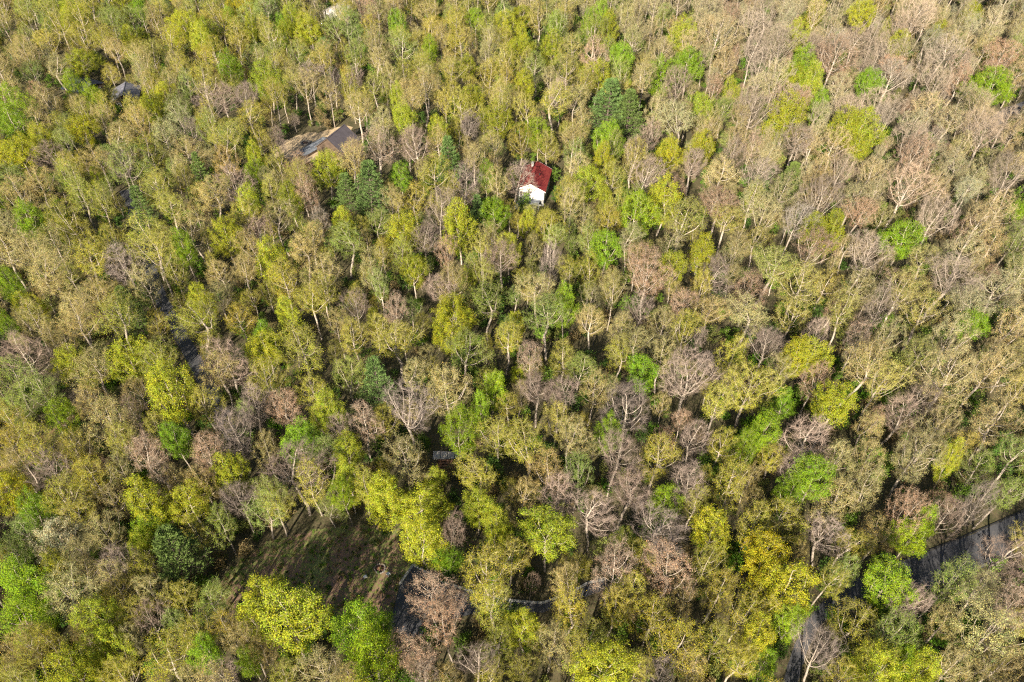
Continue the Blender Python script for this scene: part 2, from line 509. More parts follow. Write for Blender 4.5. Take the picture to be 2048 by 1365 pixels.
# the charcoal-roofed house
DH_top = at(688, 251, 6.6)
DH_end = at(655, 278, 6.6)
dv = Vector((DH_end.x - DH_top.x, DH_end.y - DH_top.y, 0))
ln = dv.length
rzd = math.atan2(dv.y, dv.x) - math.pi / 2
DH = empty('house', (DH_top.x, DH_top.y, 0), rzd)
tag(DH, 'house with steep charcoal shingle roof standing behind a grey deck', 'house', 'houses in the woods')
Wd, zd, pd = 9.0, 3.1, math.radians(38)
gable_walls(DH, Wd, ln, 0.0, zd, pd, M['brown_wall'])
gable_roof(DH, Wd, ln, zd, pd, 0.35, M['dark_roof'], trim=M['brown_wall'])
MB().box(-0.9, 0.9, -0.2, ln * 0.4, 0, 0.02).build('sill', M['brown_wall'], DH)
for y in (2.0, 5.0):
    o = MB().box(Wd / 2 + 0.003, Wd / 2 + 0.03, y - 0.5, y + 0.5, 1.0, 2.2).build('window', M['glass'], DH)
# raised grey deck
dk = empty('deck', at(622, 296))
tag(dk, 'raised weathered grey deck reaching across the straw yard', 'deck')
pA, pB = at(600, 309, 0.9), at(655, 277, 0.9)
ddir = Vector((pB.x - pA.x, pB.y - pA.y, 0)); dl = ddir.length; ddir.normalize()
base = dk.location
dk.rotation_euler = (0, 0, math.atan2(ddir.y, ddir.x))
dk.location = (pA.x, pA.y, 0)
nb = 12
for i in range(nb):
    y = -1.9 + i * 3.8 / nb
    MB().box(0, dl, y + 0.015, y + 3.8 / nb - 0.015, 0.78, 0.84 + random.uniform(-0.006, 0.006)).build('deck_board', M['deckgrey'], dk)
MB().box(0.02, dl - 0.02, -1.86, -1.72, 0, 0.775).build('skirt', M['brown_wall'], dk)
for x in np.linspace(0.2, dl - 0.2, 5):
    MB().box(x - 0.06, x + 0.06, -1.7, -1.58, 0.0, 0.77).build('deck_post', M['brown_wall'], dk)

def far_house(u, v, z, W, L, ze, pitch, az, roofm, wallm, label):
    p = at(u, v, z)
    root = tag(empty('house', (p.x, p.y, 0), az), label, 'house', 'houses in the woods')
    gable_walls(root, W, L, 0, ze, pitch, wallm)
    gable_roof(root, W, L, ze, pitch, 0.4, roofm, trim=None)
    window(root, -W / 4, 1.2, 1.0, 1.2)
    window(root, W / 4, 1.2, 1.0, 1.2)
    return root
far_house(183, 172, 4.0, 9, 9, 3.0, math.radians(20), math.radians(62), M['navy_roof'], M['brown_wall'], 'dark blue-black roofed house half hidden under the big green tree')
far_house(246, 193, 4.5, 8, 9, 3.2, math.radians(24), math.radians(15), M['metal_roof'], M['brown_wall'], 'house with worn grey metal roof between the pale trees')
far_house(662, 22, 4.0, 8, 9, 3.2, math.radians(22), math.radians(-25), M['slab'], M['slab'], 'distant pale house glimpsed through the far woods')

# ------------------------------------------------------------------ trees: the shapes
def tubes(p0, p1, r0, r1, k):
    """k-sided frusta for arrays of segments -> verts, quads"""
    d = p1 - p0
    L = np.linalg.norm(d, axis=1, keepdims=True)
    d = d / np.maximum(L, 1e-6)
    ref = np.where(np.abs(d[:, 2:3]) > 0.9, np.array([[1.0, 0, 0]]), np.array([[0, 0, 1.0]]))
    a = np.cross(d, ref); a /= np.linalg.norm(a, axis=1, keepdims=True)
    b = np.cross(d, a)
    ang = np.arange(k) * math.tau / k
    ring = a[:, None] * np.cos(ang)[None, :, None] + b[:, None] * np.sin(ang)[None, :, None]
    v = np.stack([p0[:, None] + ring * r0[:, None, None], p1[:, None] + ring * r1[:, None, None]], 1)   # n,2,k,3
    n = len(p0)
    i = np.arange(k); j = (i + 1) % k
    q = np.stack([i, j, k + j, k + i], 1)[None] + (np.arange(n) * 2 * k)[:, None, None]
    return v.reshape(-1, 3), q.reshape(-1, 4)

def fast_mesh(name, groups, mats):
    """groups: list of (verts, quads, material index, per-vertex colour or None)"""
    V, Q, MI, C = [], [], [], []
    o = 0
    for v, q, mi, c in groups:
        if len(v) == 0: continue
        V.append(v); Q.append(q + o); MI.append(np.full(len(q), mi)); o += len(v)
        C.append(np.ones((len(v), 3)) if c is None else c)
    V, Q, MI, C = np.concatenate(V), np.concatenate(Q), np.concatenate(MI), np.concatenate(C)
    me = bpy.data.meshes.new(name)
    me.vertices.add(len(V)); me.loops.add(len(Q) * 4); me.polygons.add(len(Q))
    me.vertices.foreach_set('co', V.astype(np.float32).ravel())
    me.loops.foreach_set('vertex_index', Q.astype(np.int32).ravel())
    me.polygons.foreach_set('loop_start', np.arange(len(Q), dtype=np.int32) * 4)
    me.polygons.foreach_set('material_index', MI.astype(np.int32))
    at_ = me.attributes.new('shade', 'FLOAT_COLOR', 'POINT')
    at_.data.foreach_set('color', np.concatenate([C, np.ones((len(C), 1))], 1).astype(np.float32).ravel())
    for m in mats: me.materials.append(m)
    me.update(calc_edges=True)
    return me

def colonize(r, H, cb, R, prof, n_attr, step=0.5, di=4.0, dk=0.8, lean=0.0, shell=0.45):
    """grow a branching skeleton towards points spread through the crown"""
    t = r.random(n_attr * 3)
    a = r.random(n_attr * 3) * math.tau
    q = np.maximum(r.random(n_attr * 3) ** 0.5, r.random(n_attr * 3) * shell)
    # an uneven outline: the crown is made of a few lobes
    lob = 1.0 + 0.20 * np.sin(a * 2 + r.random() * 6) + 0.16 * np.sin(a * 3 + r.random() * 6 + t * 3) + 0.12 * np.sin(a * 5 + t * 7 + r.random() * 6)
    rad = R * prof(t) * lob * q
    P = np.stack([rad * np.cos(a), rad * np.sin(a), cb + t * (H - cb)], 1)
    keep = r.random(len(P)) < np.clip(prof(t) ** 1.5 + 0.1, 0, 1)
    P = P[keep][:n_attr]
    # gaps
    for _ in range(5):
        c = P[r.integers(len(P))]
        P = P[np.linalg.norm(P - c, axis=1) > R * 0.24]
    pos = [np.array([0.0, 0.0, -0.3])]
    par = [-1]
    wob = r.normal(0, 0.10, 2)
    while pos[-1][2] < cb + (H - cb) * 0.12:
        p = pos[-1]
        wob = wob * 0.8 + r.normal(0, 0.07, 2)
        pos.append(p + np.array([wob[0] + lean, wob[1], 1.0]) * 0.8)
        par.append(len(pos) - 2)
    pos = list(pos)
    X = np.array(pos)
    dm = np.linalg.norm(P[:, None] - X[None], axis=2)
    near, nd = dm.argmin(1), dm.min(1)
    for it in range(70):
        act = nd < (di if it > 8 else 9.0)
        if not act.any(): break
        src = near[act]
        vec = P[act] - X[src]
        vec /= np.maximum(np.linalg.norm(vec, axis=1, keepdims=True), 1e-6)
        acc = np.zeros_like(X)
        np.add.at(acc, src, vec)
        u = np.unique(src)
        dirs = acc[u] + r.normal(0, 0.18, (len(u), 3)) + np.array([0, 0, 0.12])
        dirs /= np.maximum(np.linalg.norm(dirs, axis=1, keepdims=True), 1e-6)
        newp = X[u] + dirs * step
        base = len(X)
        X = np.concatenate([X, newp]); par += list(u)
        dn = np.linalg.norm(P[:, None] - newp[None], axis=2)
        m, mi = dn.min(1), dn.argmin(1)
        better = m < nd
        nd = np.where(better, m, nd); near = np.where(better, base + mi, near)
        alive = nd > dk
        P, nd, near = P[alive], nd[alive], near[alive]
        if len(P) == 0: break
    par = np.array(par)
    nch = np.zeros(len(X), int)
    np.add.at(nch, par[par >= 0], 1)
    return X, par, nch

def radii(X, par, nch, tip=0.026, ex=2.1, trunk=0.26):
    acc = np.zeros(len(X))
    rr = np.zeros(len(X))
    for i in range(len(X) - 1, -1, -1):
        rr[i] = tip if nch[i] == 0 else acc[i] ** (1 / ex)
        if par[i] >= 0: acc[par[i]] += rr[i] ** ex
    k = trunk / rr[0]
    w = np.clip((rr - tip) / (rr[0] - tip), 0, 1)
    return rr * (1 - w + w * k)

def leaf_quads(r, c, size, flat=0.35, asp=0.62, dirs=None):
    n = len(c)
    nrm = r.normal(0, 1, (n, 3)); nrm[:, 2] += flat * 2.0
    if dirs is not None: nrm += dirs * 0.9
    nrm /= np.linalg.norm(nrm, axis=1, keepdims=True)
    t = np.cross(nrm, r.normal(0, 1, (n, 3))); t /= np.maximum(np.linalg.norm(t, axis=1, keepdims=True), 1e-6)
    b = np.cross(nrm, t)
    s = size * r.uniform(0.6, 1.35, (n, 1))
    t, b = t * s * 0.5, b * s * 0.5 * asp
    bend = nrm * s * 0.12
    v = np.stack([c - t, c - b + bend, c + t, c + b + bend], 1).reshape(-1, 3)
    q = np.arange(n * 4).reshape(-1, 4)
    sh = np.clip(r.normal(1.0, 0.16, (n, 1)), 0.55, 1.5) * np.array([[1, 1, 1]])
    sh = sh * (1 + r.normal(0, 0.07, (n, 3)) * np.array([[1.0, 0.5, 1.0]]))
    return v, q, np.repeat(np.clip(sh, 0.3, 1.7), 4, axis=0)

def dome(t): return np.sqrt(np.clip(1 - (np.clip(t, 0, 1) * 1.25 - 0.25) ** 2, 0.02, 1)) * np.clip(0.55 + t * 1.4, 0, 1)
def vase(t): return np.clip(0.25 + 1.25 * t, 0, 1) * np.sqrt(np.clip(1 - np.clip((t - 0.62) / 0.40, 0, 1) ** 2, 0.02, 1))
def oval(t): return np.sqrt(np.clip(1 - (2 * t - 0.92) ** 2, 0.03, 1))

VARIANTS = {}      # class -> list of dicts
def make_tree(cls, seed, H, cbf, R, prof, n_attr, twigs, leaves, lsize, step=0.5, dk=0.8, trunk=0.24, twr=0.017, twl=(0.5, 1.3), lean=0.0, spread=0.22, shell=0.45, bark='bark', tip=0.028):
    r = np.random.default_rng(seed)
    X, par, nch = colonize(r, H, H * cbf, R, prof, n_attr, step=step, dk=dk, lean=lean, shell=shell)
    rr = radii(X, par, nch, tip=tip, trunk=trunk)
    e = np.arange(1, len(X)); p = par[e]
    big = rr[e] > 0.048
    r0 = np.where(nch[p] > 0, np.minimum(rr[p], rr[e] * 1.35), rr[p])
    v1, q1 = tubes(X[p[big]], X[e[big]] + (X[e[big]] - X[p[big]]) * 0.04, r0[big], rr[e[big]], 6)
    sm = ~big
    v2, q2 = tubes(X[p[sm]], X[e[sm]] + (X[e[sm]] - X[p[sm]]) * 0.05, r0[sm], rr[e[sm]] * 0.9, 3)
    # twigs
    fine = np.where(rr < 0.05)[0]
    fine = fine[fine > 3]
    src = r.choice(fine, twigs)
    ed = X[src] - X[par[src]]
    ed /= np.maximum(np.linalg.norm(ed, axis=1, keepdims=True), 1e-6)
    td = ed * 0.7 + r.normal(0, 0.55, (twigs, 3)) + np.array([0, 0, 0.28])
    td /= np.linalg.norm(td, axis=1, keepdims=True)
    L = r.uniform(*twl, (twigs, 1))
    tp0 = X[src]; tp1 = tp0 + td * L
    v3, q3 = tubes(tp0, tp1, np.full(twigs, twr), np.full(twigs, twr * 0.35), 3)
    groups = [(v2, q2, 0, None), (v3, q3, 0, None)]
    if leaves:
        k = r.integers(twigs, size=leaves)
        c = tp0[k] + (tp1 - tp0)[k] * r.uniform(0.35, 1.08, (leaves, 1)) + r.normal(0, spread, (leaves, 3))
        ctr = np.array([0, 0, H * cbf + (H - H * cbf) * 0.4])
        od = c - ctr; od /= np.linalg.norm(od, axis=1, keepdims=True)
        v4, q4, c4 = leaf_quads(r, c, lsize, dirs=od)
        hue = r.normal(0, 0.09, twigs)                       # sprays of a crown differ in colour
        val = 1 + r.normal(0, 0.13, twigs)
        lc = np.stack([val * (1 + hue), val * (1 - 0.2 * hue), val * (1 - hue)], 1)
        c4 = np.clip(c4 * np.repeat(lc[k], 4, axis=0), 0.25, 1.8)
        groups.append((v4, q4, 1, c4))
    tm = fast_mesh('trunk', [(v1, q1, 0, None)], [M[bark]])
    cm = fast_mesh('crown', groups, [M['twig'], M['leaf']])
    allp = X[rr < 0.05]
    w = 2 * np.percentile(np.linalg.norm(allp[:, :2] - allp[:, :2].mean(0), axis=1), 93) + 0.8
    VARIANTS.setdefault(cls, []).append(dict(trunk=tm, crown=cm, H=float(X[:, 2].max()) + 0.4, W=float(w), cz=float(np.median(allp[:, 2]))))

for i, (H, cbf, R, prof) in enumerate(((18.5, 0.42, 5.2, vase), (17.5, 0.36, 5.0, dome), (19, 0.5, 4.4, vase), (18, 0.4, 4.2, oval), (17, 0.33, 5.6, vase), (16.5, 0.3, 4.6, dome), (19, 0.45, 4.8, oval))):
    make_tree('bare', 100 + i, H, cbf, R, prof, 600, 2300, 800, 0.10, step=0.5, dk=0.85, trunk=0.28, twl=(0.7, 1.7), spread=0.1, twr=0.0125, tip=0.026)
make_tree('bare_big', 150, 19, 0.36, 7.2, vase, 1050, 3800, 1300, 0.10, step=0.55, dk=0.95, trunk=0.38, twl=(0.7, 1.7), spread=0.1, twr=0.0125, tip=0.026)
for i, (H, cbf, R, prof) in enumerate(((18, 0.42, 4.8, dome), (17.5, 0.38, 5.2, vase), (18.5, 0.5, 4.3, oval), (17, 0.4, 4.9, dome), (18, 0.45, 4.5, vase), (17, 0.36, 5.0, oval), (16, 0.3, 4.6, dome), (19, 0.52, 4.6, vase), (17.5, 0.33, 4.2, oval))):
    make_tree('sparse', 200 + i, H, cbf, R, prof, 500, 1500, 6200, 0.15, step=0.55, dk=0.92, trunk=0.27, twr=0.0125, tip=0.026, spread=0.2)
for i, prof in enumerate((dome, vase)):
    make_tree('sparse_big', 250 + i, 19, 0.36, 7.0, prof, 950, 2900, 12500, 0.15, step=0.6, dk=1.0, trunk=0.36, twr=0.0125, tip=0.026, spread=0.2)
for i, (H, cbf, R, prof) in enumerate(((17, 0.36, 5.0, dome), (16, 0.3, 4.6, oval), (17.5, 0.4, 4.8, dome), (16.5, 0.34, 5.2, dome), (16, 0.26, 4.2, oval), (17, 0.38, 4.8, vase), (15.5, 0.25, 4.8, dome))):
    make_tree('dense', 300 + i, H, cbf, R, prof, 420, 1200, 15500, 0.195, step=0.6, dk=0.95, trunk=0.24, spread=0.25, shell=0.8)
for i, prof in enumerate((dome, dome)):
    make_tree('dense_big', 350 + i, 18, 0.32, 7.2, prof, 800, 2300, 32000, 0.195, step=0.65, dk=1.05, trunk=0.34, spread=0.25, shell=0.8)

def make_pine(seed, H, R):
    r = np.random.default_rng(seed)
    zs = np.arange(-0.3, H + 0.01, 0.9)
    tp = np.stack([np.cumsum(r.normal(0, 0.03, len(zs))), np.cumsum(r.normal(0, 0.03, len(zs))), zs], 1)
    tr = 0.26 * (1 - zs / (H * 1.03)).clip(0.04, 1)
    v1, q1 = tubes(tp[:-1], tp[1:], tr[:-1], tr[1:], 7)
    B0, B1, NB = [], [], []
    z = H * 0.22
    tips = []
    while z < H - 0.4:
        f = (z - H * 0.22) / (H * 0.78)
        k = r.integers(5, 8)
        a0 = r.random() * 6.3
        for j in range(k):
            a = a0 + j * math.tau / k + r.normal(0, 0.15)
            L = R * (1 - f) ** 0.85 * r.uniform(0.55, 1.15) + 0.35
            s = np.array([np.interp(z, zs, tp[:, 0]), np.interp(z, zs, tp[:, 1]), z])
            m = 6
            d = np.array([math.cos(a), math.sin(a), 0.10 + 0.35 * f])
            pts = [s]
            for q in range(m):
                d = d + np.array([r.normal(0, 0.08), r.normal(0, 0.08), 0.05])
                d /= np.linalg.norm(d)
                pts.append(pts[-1] + d * L / m)
            pts = np.array(pts)
            B0.append(pts[:-1]); B1.append(pts[1:]); NB.append(np.linspace(0.05, 0.018, m))
            side = np.array([-math.sin(a), math.cos(a), 0.0])
            for q in range(2, m + 1):
                for w in (-1, 1):
                    l = L * 0.30 * (1.15 - q / m) + 0.25
                    e = pts[q] + (side * w * 0.8 + d * 0.55) * l + np.array([0, 0, 0.08])
                    B0.append(pts[q][None]); B1.append(e[None]); NB.append(np.array([0.016]))
                    tips.append((pts[q], e))
            tips.append((pts[-2], pts[-1] + d * 0.3))
        z += r.uniform(0.8, 1.25)
    B0, B1, NB = np.concatenate(B0), np.concatenate(B1), np.concatenate(NB)
    v2, q2 = tubes(B0, B1, NB, NB * 0.7, 3)
    n = 8500
    t0 = np.array([t[0] for t in tips]); t1 = np.array([t[1] for t in tips])
    k = r.integers(len(tips), size=n)
    c = t0[k] + (t1 - t0)[k] * r.uniform(0.1, 1.1, (n, 1)) + r.normal(0, 0.07, (n, 3))
    ax = (t1 - t0)[k]; ax /= np.linalg.norm(ax, axis=1, keepdims=True)
    ax = ax + r.normal(0, 0.5, (n, 3)) + np.array([0, 0, 0.25]); ax /= np.linalg.norm(ax, axis=1, keepdims=True)
    b = np.cross(ax, r.normal(0, 1, (n, 3))); b /= np.linalg.norm(b, axis=1, keepdims=True)
    s = r.uniform(0.3, 0.55, (n, 1))
    v = np.stack([c, c + ax * s * 0.5 - b * 0.055, c + ax * s, c + ax * s * 0.5 + b * 0.055], 1).reshape(-1, 3)
    sh = np.clip(r.normal(1, 0.18, (n, 1)), 0.5, 1.6) * np.ones((1, 3))
    tm = fast_mesh('trunk', [(v1, q1, 0, None)], [M['pinebark']])
    cm = fast_mesh('crown', [(v2, q2, 0, None), (v, np.arange(n * 4).reshape(-1, 4), 1, np.repeat(sh, 4, axis=0))], [M['pinebark'], M['needle']])
    VARIANTS.setdefault('pine', []).append(dict(trunk=tm, crown=cm, H=H, W=2 * R * 0.9, cz=H * 0.6))
for i, (H, R) in enumerate(((19, 4.2), (17, 3.6), (20, 3.8))):
    make_pine(400 + i, H, R)

# shrubs and saplings of the undergrowth: one mesh each
SHRUBS = []
for i, (H, R, lv) in enumerate(((2.6, 1.5, 520), (4.2, 1.5, 700), (1.8, 1.3, 420), (5.5, 1.4, 620))):
    r = np.random.default_rng(500 + i)
    X, par, nch = colonize(r, H, H * 0.2, R, oval, 60, step=0.35, di=2.5, dk=0.5)
    rr = radii(X, par, nch, tip=0.012, trunk=0.05)
    e = np.arange(1, len(X)); p = par[e]
    v1, q1 = tubes(X[p], X[e], np.minimum(rr[p], rr[e] * 1.5), rr[e], 3)
    c = X[r.choice(np.arange(3, len(X)), lv)] + r.normal(0, 0.22, (lv, 3))
    v4, q4, c4 = leaf_quads(r, c, 0.26)
    SHRUBS.append(fast_mesh('shrub', [(v1, q1, 0, None), (v4, q4, 1, c4)], [M['twig'], M['leaf']]))

# ------------------------------------------------------------------ trees: where they stand
# crowns that the photograph shows, by quarter of the frame, in doubled pixels: x, y, crown width, kind
QUARTERS = {
 (0, 0): """318 235 125 y|560 50 70 g|830 120 90 y|740 100 115 y|1125 105 58 g|290 330 75 g|370 375 75 g|45 415 110 g|30 475 110 g|80 620 120 y|660 365 85 y|610 405 85 y|820 495 80 m|1025 605 85 y|920 540 75 m|1300 655 100 y|1600 705 85 g|1470 750 140 p|1390 775 110 p|1790 640 100 p|1585 380 60 y|1625 490 95 y|1760 510 85 y|1720 190 62 g|1870 265 75 y|1900 80 62 g|1585 85 60 g|1340 120 80 m|1060 300 110 y|1020 215 90 m|1090 210 80 m|920 260 90 g|440 290 75 o|510 155 80 y|130 300 90 m|100 140 70 m|30 1120 95 g|125 1215 95 y|20 1290 65 g|105 880 120 g|360 1050 150 o|530 1225 105 p|545 830 85 p|800 690 70 p|800 1190 95 y|735 985 80 g|1080 1010 110 y|900 930 105 y|1165 790 90 y|1365 880 90 y|1610 910 115 y|1040 1345 85 g|1655 1095 95 y|1510 1160 90 m|1835 880 140 y|1975 840 105 g|1945 700 60 g|1915 850 85 p
820 395 95 b|895 385 105 b|985 395 95 b|1090 375 80 o|1240 300 85 b|1330 320 85 b|1420 315 85 b|1500 330 80 o|1450 400 70 o|700 460 95 t|760 520 90 b|480 660 150 b|385 640 90 t|930 720 140 b|840 775 135 t|1870 510 92 b|1500 580 130 r|1410 605 72 r|1190 645 100 r|1105 550 70 b|770 890 140 t|610 1110 125 t|620 740 150 o|290 1230 140 t|400 1180 150 t|330 1310 140 t|190 1090 150 t|250 1150 120 t|110 1000 130 t|200 970 130 t|560 930 150 o|600 1000 130 o|490 1040 130 b|1040 930 105 b|1230 760 95 r|1280 870 85 r|1560 800 75 t|1490 1060 120 t|1290 1080 140 t|1200 1000 110 t|1750 830 105 b|1855 730 115 b|2000 1040 130 b|1700 950 95 b|1930 1000 90 o|1780 1010 90 r|1420 1220 90 b|1570 1250 105 r|1250 1210 115 o|1150 1230 95 y|1350 1290 105 t|1810 1120 110 t|1750 1160 100 b|450 960 120 o|250 860 120 o|320 780 130 o|150 720 120 t|200 620 100 b|270 700 110 o|60 760 120 t|40 900 110 t|480 540 110 t|540 490 110 t|400 480 90 t|330 440 90 o|230 500 90 o|130 480 90 t|900 640 90 t|1010 680 80 g|1100 640 80 o|1080 760 100 o|1000 790 80 y|1120 870 100 t|1240 960 95 t|880 1080 100 t|700 1080 100 o|880 1180 100 t|980 1080 100 t|1000 980 95 t|690 840 110 o|1960 950 95 t|1290 1150 100 o|1900 640 100 t|1960 580 90 t|1980 470 90 y|1880 390 95 y|1700 320 80 t|1560 300 80 t|1300 210 80 t|1180 290 90 t|700 250 80 t|560 230 90 t|460 210 80 t""",
 (1024, 0): """350 40 62 g|305 85 55 g|690 120 85 y|600 285 110 g|705 250 120 g|880 350 55 y|430 235 80 g|440 290 85 m|390 425 150 p|465 450 115 p|385 540 110 g|105 520 95 g|350 625 85 y|400 580 85 m|190 370 100 b|650 490 130 t|630 590 85 y|755 575 100 y|845 450 95 m|955 430 135 b|820 130 150 t|740 90 100 t|330 210 95 r|490 120 110 t|660 335 125 b|1160 250 110 g|1120 310 90 y|1200 310 100 y|1290 200 150 r|1510 300 140 b|1610 60 150 b|1540 110 100 b|1235 410 75 g|1420 345 85 g|1935 330 150 g|1110 440 125 y|1400 500 130 y|1330 500 100 y|1380 590 100 y|1130 580 125 r|630 745 120 r|505 845 140 g|375 985 112 g|465 950 95 t|525 1080 180 r|670 1210 105 r|815 830 140 r|800 1100 140 b|770 1000 105 y|1100 730 105 p|1230 790 150 b|1120 890 125 b|970 700 125 b|970 780 65 y|1560 950 145 g|1210 910 100 y|1290 900 105 y|1370 860 105 r|1560 740 165 b|1600 600 150 r|1790 580 85 o|1890 520 155 b|1740 490 125 t|1980 700 170 b|1690 870 160 b|1400 1010 150 b|1190 990 140 r|1720 1110 170 b|1150 1110 160 o|1020 1060 150 o|1250 1130 115 o|930 1260 150 t|1830 1310 110 g|1930 1150 160 t|1830 1240 150 t|1640 1240 160 o|1480 1200 130 b|1380 1350 120 r|215 1205 105 g|110 1170 140 t|310 1180 90 t|150 1040 100 b|270 660 100 t|400 700 95 o|540 690 110 b|720 660 105 b|830 690 130 t|900 560 105 t|650 1080 85 y|850 890 120 o|1310 680 110 b|2020 860 75 g|1990 960 110 m|1140 130 85 y|1220 30 75 y|1410 70 80 y|1550 170 75 y|1000 50 100 b|955 110 105 b|1080 170 120 b|1840 50 70 y|1950 220 120 r|1700 330 115 b|30 200 90 y|160 180 95 y|240 190 95 o|960 570 70 r|60 875 70 y|150 900 100 o|235 790 95 t|290 860 85 t|310 950 85 m|170 960 85 m|70 980 90 t|230 1080 95 o|300 1060 95 o|740 1130 90 o|900 980 110 t|860 1000 90 t|1000 860 105 t|980 950 105 o|1460 870 95 o|1480 680 100 t|1450 760 95 t|1830 720 120 o|1760 660 110 t|1900 640 110 o|1850 900 120 t|1930 830 120 t|1900 960 130 t|1800 1000 130 t|1640 1050 115 o|1560 1150 130 o|1330 1230 130 o|1120 1250 120 o|780 1250 120 t|700 1310 110 o|600 1280 110 t|500 1230 100 b|430 1300 100 t|330 1290 95 t|400 1150 90 t|2000 1080 130 o|2010 1290 140 t|1980 470 100 b|1850 420 100 t|1650 430 100 t|1600 500 105 t|1300 350 95 t|1300 420 90 t|1040 300 100 t|990 250 95 b|900 480 85 t|760 420 90 y|580 430 85 t|550 520 80 b|500 600 85 b|280 480 85 t|240 560 90 t|40 440 85 o|50 340 85 y""",
 (0, 683): """240 770 160 w|685 185 165 y|710 400 112 g|1060 155 140 o|1260 185 130 o|1310 280 120 y|1190 385 140 g|1290 440 100 m|1400 440 120 y|1390 560 110 y|1830 345 150 g|1915 265 70 g|1060 430 110 t|925 500 112 y|600 430 130 r|640 520 120 r|930 340 165 b|825 450 140 r|1130 260 150 r|1450 320 130 r|1640 280 200 b|1610 460 165 t|430 310 170 t|150 430 150 o|200 510 150 b|40 590 130 y|265 620 155 o|130 665 110 g|90 760 140 m|590 620 150 y|600 740 130 g|760 640 135 y|690 850 170 p|570 910 115 o|240 885 100 y|85 930 170 g|90 1100 180 g|290 1010 200 t|400 1090 140 y|460 890 130 b|430 740 130 t|960 630 130 b|1180 510 200 b|1100 650 140 o|1320 670 105 m|1350 740 95 g|1560 600 180 y|1700 650 190 y|1680 780 165 y|1520 690 120 y|1750 540 75 y|1900 520 150 o|1910 650 125 y|1990 740 120 y|1820 760 115 b|1150 1110 250 y|1050 1030 160 y|1450 1130 210 g|1490 1280 210 g|1690 1000 200 r|1650 1240 165 r|1790 1120 160 r|1790 880 100 g|1940 930 210 o|1960 1040 170 o|660 1260 200 o|840 1250 125 g|270 1310 160 y|130 1240 120 o|440 1230 120 y|990 1210 115 t|950 1130 90 r|720 1030 130 o|600 1000 125 t|850 1040 125 m|1000 1275 90 g|1280 1300 160 t|870 1330 140 b|590 1120 115 b|520 270 95 b|60 150 160 m|150 210 130 m|60 260 130 m|245 290 110 g|290 80 130 y|380 120 160 t|520 60 150 y|640 60 140 o|1060 20 120 y|1980 380 150 o|1500 160 130 p|1400 130 130 m|900 60 170 b|830 120 130 t|1960 180 100 g|340 240 120 t|480 500 115 t|380 530 140 o|1990 1180 140 o|1900 1270 140 b|830 240 120 o|1000 240 120 b|560 190 110 t|620 330 110 o|500 400 120 o|280 430 120 o|330 540 110 o|40 420 130 o|30 330 130 o|60 500 110 t|1350 360 100 b|1530 320 110 o|1240 540 130 o|1450 570 120 o|700 530 110 t|820 560 110 t|880 720 120 m|1000 800 130 m|1060 740 120 m|780 760 110 o|320 720 120 o|300 850 120 t|350 920 110 t|560 800 110 y|480 1010 120 o|420 960 110 t|30 850 110 m|150 1160 110 t|60 1230 130 t|40 1330 130 o|200 1200 110 o|330 1170 110 t|520 1180 110 t|560 1090 110 o|700 1130 110 m|780 1170 110 o|880 1140 110 o|1060 1250 110 t|780 1330 120 t|480 1330 120 o|380 1300 110 y|1700 1330 130 r|1800 1330 130 t|1930 1340 130 o|1150 1330 120 o|1380 1340 110 t""",
 (1024, 683): """50 410 170 o|130 490 140 t|240 390 140 t|405 460 160 b|450 600 160 b|580 450 170 o|690 540 150 b|860 550 160 o|190 610 140 b|320 680 160 b|590 750 210 b|140 780 190 y|400 890 180 r|610 900 180 r|790 740 145 y|960 720 150 o|1080 700 160 o|1000 870 180 y|1090 970 200 y|930 1080 200 o|980 1180 130 y|1030 1290 115 g|1110 1120 105 g|560 1090 180 o|660 1200 220 o|400 1070 135 o|230 1050 160 o|150 1220 180 t|50 1130 140 y|380 1320 200 y|600 1330 125 b|70 965 60 b|1280 620 180 t|1420 580 165 t|1570 670 140 r|1610 450 220 t|1270 770 140 b|1340 830 120 o|1200 540 140 g|1120 590 110 g|1160 390 180 b|990 360 120 g|1090 235 85 g|920 410 90 g|940 190 200 o|1280 260 160 y|700 130 200 b|460 260 200 b|390 350 95 g|530 140 120 g|270 100 110 m|210 60 140 o|70 90 110 r|1770 470 80 y|1600 770 150 g|1650 710 90 g|1940 310 200 t|1750 120 220 t|1550 280 140 b|1420 350 110 t|1960 870 170 b|2000 790 115 o|1500 970 160 g|1740 960 160 m|1850 1000 150 t|2000 1080 150 r|1870 1150 240 t|1340 1120 190 o|1580 1060 140 b|1490 1170 170 m|1540 1270 150 g|1240 1260 160 b|1490 1330 160 y|1640 1310 160 y|1200 60 125 y|1120 50 95 y|1060 110 105 t|1380 90 150 t|880 40 130 o|2000 470 120 m|1850 500 130 m|100 200 120 b|200 210 120 b|320 180 120 t|600 60 110 t|420 50 110 o|800 260 120 o|840 400 120 o|720 380 110 b|1020 480 110 o|1120 500 110 b|1300 470 130 t|1400 460 120 t|1470 150 140 o|1600 60 140 o|1900 90 150 t|2010 170 130 o|1640 220 120 b|1700 330 130 t|260 520 110 m|60 620 110 t|620 640 110 g|500 850 120 o|730 640 110 o|760 880 120 o|820 980 130 o|700 1000 120 t|260 900 110 o|200 960 110 t|480 980 110 o|330 1170 120 o|260 1260 130 o|500 1290 120 o|720 1310 130 t|820 1200 150 o|880 1300 140 o|1740 1290 140 t|1960 1290 170 t|1820 1320 140 t|1420 1240 130 o|1340 1330 130 o|1700 1130 130 t|1250 960 110 o|1350 960 110 m|1720 700 120 b|1850 640 130 b|1960 600 130 m""",
}
